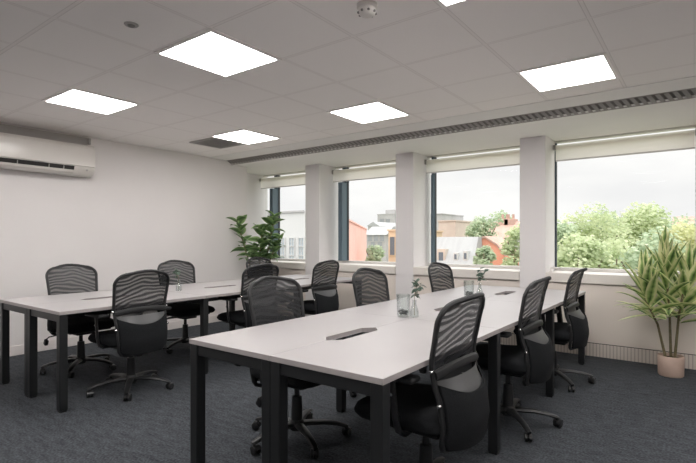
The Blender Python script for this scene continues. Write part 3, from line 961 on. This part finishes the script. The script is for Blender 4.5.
def block(name, label, px0, px1, pyt, Y, depth, m, wins=(), ww=.8, wh=1.1, roof=None, rm=None, pm='far_pane'):
    a, c = at(px0, pyt, Y), at(px1, pyt, Y)
    zt = (a.z + c.z) / 2
    t = thing(name, label, 'building')
    MB().box((a.x, Y, GZ), (c.x, Y + depth, zt)).build('wall', M[m], t, smooth=False)
    if roof == 'gable':
        h = (c.x - a.x) * .32
        b = MB()
        b.extrude([(a.x - .2, Y - .2, zt), (c.x + .2, Y - .2, zt), ((a.x + c.x) / 2, Y - .2, zt + h)], (0, depth + .4, 0))
        b.build('roof', M[rm], t, smooth=False)
    elif roof == 'ridge':
        b = MB()
        b.extrude([(a.x - .2, Y - .2, zt), (a.x - .2, Y + depth + .2, zt), (a.x - .2, Y + depth / 2, zt + depth * .35)], (c.x - a.x + .4, 0, 0))
        b.build('roof', M[rm], t, smooth=False)
    else:
        MB().box((a.x - .1, Y - .1, zt), (c.x + .1, Y + depth + .1, zt + .15)).build('parapet', M[m], t, smooth=False)
    for (px, py) in wins:
        add_window(t, at(px, py, Y), (1, 0, 0), ww, wh, (0, -1, 0), fr=m, pm=pm)
    return t, a, c, zt
# second window: tower, low roofs, ochre house
t, a, c, zt = block('tower_block', 'tall grey concrete tower block far off behind the second window', 377.5, 394, 214.5, 95, 12, 'concrete', [(px, py) for px in (382, 388) for py in (221, 227)], 1.2, .9, pm='stone_pane')
MB().box((a.x + 1, 97, zt), (c.x - 1, 104, zt + 1.2)).build('plant_room', M['concrete'], t, smooth=False)
block('terrace_house', 'grey-white terraced house with small windows below the tower block', 366, 386, 235, 62, 4, 'concrete', [(370, 238), (376, 238), (382, 238), (373, 245), (380, 245)], .8, 1.0, 'ridge', 'zinc', 'stone_pane')
block('stepped_house', 'far grey stepped house left of the tower block', 368, 379, 226, 80, 9, 'concrete', (), roof='gable', rm='zinc')
block('ochre_house', 'ochre brick house at the right edge of the second window', 388.5, 402, 231, 36, 8, 'ochre', [(392.5, 246)], .5, 1.6)
# third window: mansard house, brick tower, pale block, orange gable, chimney house
Ym = 34.0
mh = thing('mansard_house', 'white house with pale sloping mansard roof and dormers outside the third window', 'building')
a, c = at(424, 237, Ym + 1.6), at(478.5, 237, Ym + 1.6)
a2, c2 = at(424, 264, Ym), at(473, 264, Ym)
b = MB()
b.loft([[Vector((a2.x, Ym, a2.z)), Vector((c2.x, Ym, a2.z)), Vector((c2.x, Ym + 2.3, a2.z)), Vector((a2.x, Ym + 2.3, a2.z))],
        [Vector((a.x, Ym + 1.6, a.z)), Vector((c.x, Ym + 1.6, a.z)), Vector((c.x, Ym + 2.2, a.z)), Vector((a.x, Ym + 2.2, a.z))]])
b.build('mansard_roof', M['zinc'], mh, smooth=False)
MB().box((a2.x, Ym, GZ), (c2.x, Ym + 2.3, a2.z)).build('wall', M['render_white'], mh, smooth=False)
for px0, px1, py0, py1, bm_ in ((437, 445, 249, 265, 'beige_brick'), (453.5, 457.5, 252.5, 261, 'render_white'), (463, 467.5, 251, 261, 'render_white')):
    p, q = at(px0, py0, Ym + .25), at(px1, py1, Ym + .25)
    d = MB().box((p.x, Ym + .25, q.z), (q.x, Ym + 1.5, p.z)).build('dormer', M[bm_], mh, smooth=False)
    w_, h_ = (q.x - p.x) * .55, (p.z - q.z) * .6
    cx, cz = (p.x + q.x) / 2, (p.z + q.z) / 2
    MB().box((cx - w_ / 2, Ym + .22, cz - h_ / 2), (cx + w_ / 2, Ym + .25, cz + h_ / 2)).build('pane', M['far_pane'], d, smooth=False)
block('brick_tower', 'square beige brick block rising behind the mansard roof', 438.5, 455.5, 221.5, 52, 9, 'beige_brick', ())
block('grey_block', 'distant grey block at the left edge of the third window', 428, 442, 214.5, 75, 9, 'concrete', ())
block('pale_block', 'pale pinkish distant block behind the mansard roof, left of the tall tree', 458, 474, 226, 80, 12, 'render_white', [(462, 230), (468, 230)], 1.2, 1.2)
og = thing('gable_house', 'orange-red brick house wall with a sloping top outside the third window', 'building')
pts = [at(px, py, 36.5) for px, py in ((471.5, 280), (478, 240), (485, 238), (497, 245.5), (505, 256), (507, 280))]
poly = [Vector((p.x, 36.5, p.z)) for p in pts]
poly[0].z = poly[-1].z = GZ
MB().extrude(poly, (0, 3.4, 0)).build('wall', M['orange'], og, smooth=False)
b = MB()
for p, q in zip(poly[1:-1], poly[2:-1]):
    b.loft([[p + Vector((0, -.1, 0)), p + Vector((0, -.1, .15)), p + Vector((0, 3.5, .15)), p + Vector((0, 3.5, 0))], [q + Vector((0, -.1, 0)), q + Vector((0, -.1, .15)), q + Vector((0, 3.5, .15)), q + Vector((0, 3.5, 0))]])
b.build('coping', M['tile_roof'], og, smooth=False)
t, a, c, zt = block('chimney_house', 'brown tiled house with chimneys behind the orange gable wall', 484, 517, 238, 48, 5, 'render_white', [(489, 244.5), (498, 244.5)], 1.0, 1.1, 'ridge', 'tile_roof')
for px, pt in ((487.5, 226), (505, 219), (511, 219)):
    p = at(px, pt, 50.5)
    ch_ = MB().box((p.x - .55, 49.9, zt), (p.x + .55, 51.1, p.z), .05, 1).build('chimney', M['beige_brick'] if px < 490 else M['tile_roof'], t, smooth=False)
    b = MB()
    for dx in (-.25, .25):
        b.lathe([(.14, 0), (.12, .5), (.09, .5), (.09, 0)], c=(p.x + dx, 50.5, p.z), seg=10)
    b.build('chimney_pot', M['tile_roof'], ch_)

# trees: crown of leaf clumps on a forked trunk
def crown(seed, n, r, h, m, size=.3):
    rr = random.Random(seed)
    b = MB()
    blobs = []
    for k in range(24):
        a, q = rr.random() * 2 * PI, math.sqrt(rr.random())
        zz = rr.uniform(-.75, .9)
        wd = math.sqrt(max(.08, 1 - zz * zz))
        blobs.append((Vector((math.cos(a) * q * r * wd * .72, math.sin(a) * q * r * wd * .72, zz * h * .72)), rr.uniform(.30, .48) * r))
    for k in range(n):
        c, br = blobs[k % len(blobs)]
        v = Vector((rr.gauss(0, 1), rr.gauss(0, 1), rr.gauss(0, 1))).normalized()
        p = c + v * br * (rr.random() ** .35)
        nn = (v + Vector((rr.gauss(0, .6), rr.gauss(0, .6), rr.gauss(0, .6)))).normalized()
        u = nn.cross(Vector((.3, .2, 1))).normalized(); w = nn.cross(u)
        s = size * rr.uniform(.5, 1.1)
        b.face((p - u * s * .5, p - w * s * .32, p + u * s * .5, p + w * s * .32))
    return b
CR_ = {}
def tree(name, label, px, pyt, Y, r, h, mk, seed, n=3600, size=.3, group=None, cat='tree'):
    top = at(px, pyt, Y)
    t = thing(name, label, cat, (top.x, Y, GZ), 0, group)
    zc = top.z - .80 * h - GZ
    crown(seed, n, r, h, mk, size).build('crown', M[mk], t, loc=(0, 0, zc), weld=False, smooth=False)
    b = MB()
    b.tube([(0, 0, 0), (.05, 0, zc * .5), (0, .05, zc - h * .3), (.1, 0, zc + h * .4)], [.28, .22, .16, .05], 8)
    for k in range(5):
        a = k * 1.26
        b.tube([(0, 0, zc - h * .6 + k * .15), (math.cos(a) * r * .35, math.sin(a) * r * .35, zc), (math.cos(a) * r * .65, math.sin(a) * r * .65, zc + h * .4)], [.1, .07, .03], 6)
    b.build('trunk', M['trunk'], t)
    return t
G = 'broad trees beyond the wide window'
tree('broad_tree', 'pale green tree outside the wide window, just right of the column', 560, 220, 29, 1.6, 3.4, 'tree_b', 31, 4200, group=G)
tree('broad_tree', 'tallest pale green tree crown outside the wide window, left of its middle', 588, 203, 33, 2.5, 5.0, 'tree_a', 32, 6000, group=G)
tree('broad_tree', 'rounded pale green tree in the middle of the wide window', 616, 208, 45, 3.3, 5.6, 'tree_b', 33, 6500, .36, group=G)
tree('broad_tree', 'pale green tree crown directly behind the potted plant, through the wide window', 642, 203, 38, 2.9, 5.6, 'tree_a', 34, 6000, .33, group=G)
tree('broad_tree', 'green tree sloping down on the right in the wide window', 669, 212, 50, 3.5, 5.2, 'tree_b', 35, 6000, .38, group=G)
tree('broad_tree', 'yellow-green low tree at the right edge of the wide window', 690, 225, 30, 2.3, 3.6, 'tree_c', 36, 4600, group=G)
tree('broad_tree', 'low pale tree before the taller ones in the wide window', 575, 231, 22.5, 1.7, 2.8, 'tree_a', 37, 4200, .24, group=G)
tree('broad_tree', 'low green tree under the middle of the wide window', 611, 232, 26, 1.9, 3.2, 'tree_a', 38, 4600, .24, group=G)
tree('broad_tree', 'low green tree half hidden by the potted plant leaves', 653, 233, 22, 1.9, 2.8, 'tree_b', 39, 4600, .24, group=G)
block('far_house', 'distant brown-roofed house peeping over the trees at the right picture edge', 674, 692, 226, 60, 3, 'render_white', (), roof='ridge', rm='tile_roof')
G = 'trees between the houses outside the third window'
tree('tall_tree', 'tall green tree rising behind the houses outside the third window', 484, 211, 42.5, 1.9, 2.9, 'tree_b', 41, 3000, .34, G)
tree('tall_tree', 'green tree peeping over the chimneys outside the third window', 503, 214.5, 63, 2.4, 2.2, 'tree_b', 42, 2400, .4, G)
tree('broad_tree', 'pale lime tree by the right edge of the third window', 521, 221, 24, 1.0, 2.6, 'tree_a', 43, 3400, .22, G)
tree('round_bush', 'round dark green bush in front of the orange gable wall', 484, 246.5, 31, .85, 1.15, 'tree_b', 44, 2000, .24, None, 'bush')
tree('round_bush', 'dark green clipped tree at the foot of the houses in the second window', 374, 245, 33, 1.0, 1.3, 'tree_b', 45, 2200, .24, None, 'bush')

# ------------------------------------------------------------------ light
w = bpy.data.worlds.new('sky')
scn.world = w
w.use_nodes = True
nt = w.node_tree
bg = nt.nodes['Background']
tc = nt.nodes.new('ShaderNodeTexCoord')
mp = nt.nodes.new('ShaderNodeMapping'); mp.inputs['Scale'].default_value = (1, 1, 3.2)
nz = nt.nodes.new('ShaderNodeTexNoise'); nz.inputs['Scale'].default_value = 3.0; nz.inputs['Detail'].default_value = 4
rp = nt.nodes.new('ShaderNodeValToRGB')
e = rp.color_ramp.elements
e[0].position, e[0].color = .32, (.84, .835, .845, 1)
e[1].position, e[1].color = .62, (.97, .96, .95, 1)
nt.links.new(tc.outputs['Generated'], mp.inputs[0]); nt.links.new(mp.outputs[0], nz.inputs['Vector'])
nt.links.new(nz.outputs['Fac'], rp.inputs[0])
sx = nt.nodes.new('ShaderNodeSeparateXYZ'); nt.links.new(tc.outputs['Generated'], sx.inputs[0])
mr = nt.nodes.new('ShaderNodeMapRange')
for k, v in (('From Min', .20), ('From Max', .90), ('To Min', 1.0), ('To Max', 4.2)):
    mr.inputs[k].default_value = v
nt.links.new(sx.outputs['Z'], mr.inputs['Value'])
nt.links.new(rp.outputs[0], bg.inputs['Color'])
nt.links.new(mr.outputs[0], bg.inputs['Strength'])
sun_d = bpy.data.lights.new('sun', 'SUN')
sun_d.energy = 0.5
sun_d.angle = R(40)
sun_d.color = (1, .97, .92)
sun = bpy.data.objects.new('sun', sun_d)
sun.rotation_euler = (R(48), 0, R(12))       # from behind the building, over its roof
COL.objects.link(sun)

scn.cycles.diffuse_bounces = 8
vs = scn.view_settings
vs.view_transform = 'Standard'
vs.look = 'None'
vs.exposure = 0.10
vs.gamma = 1.0
vs.use_curve_mapping = False
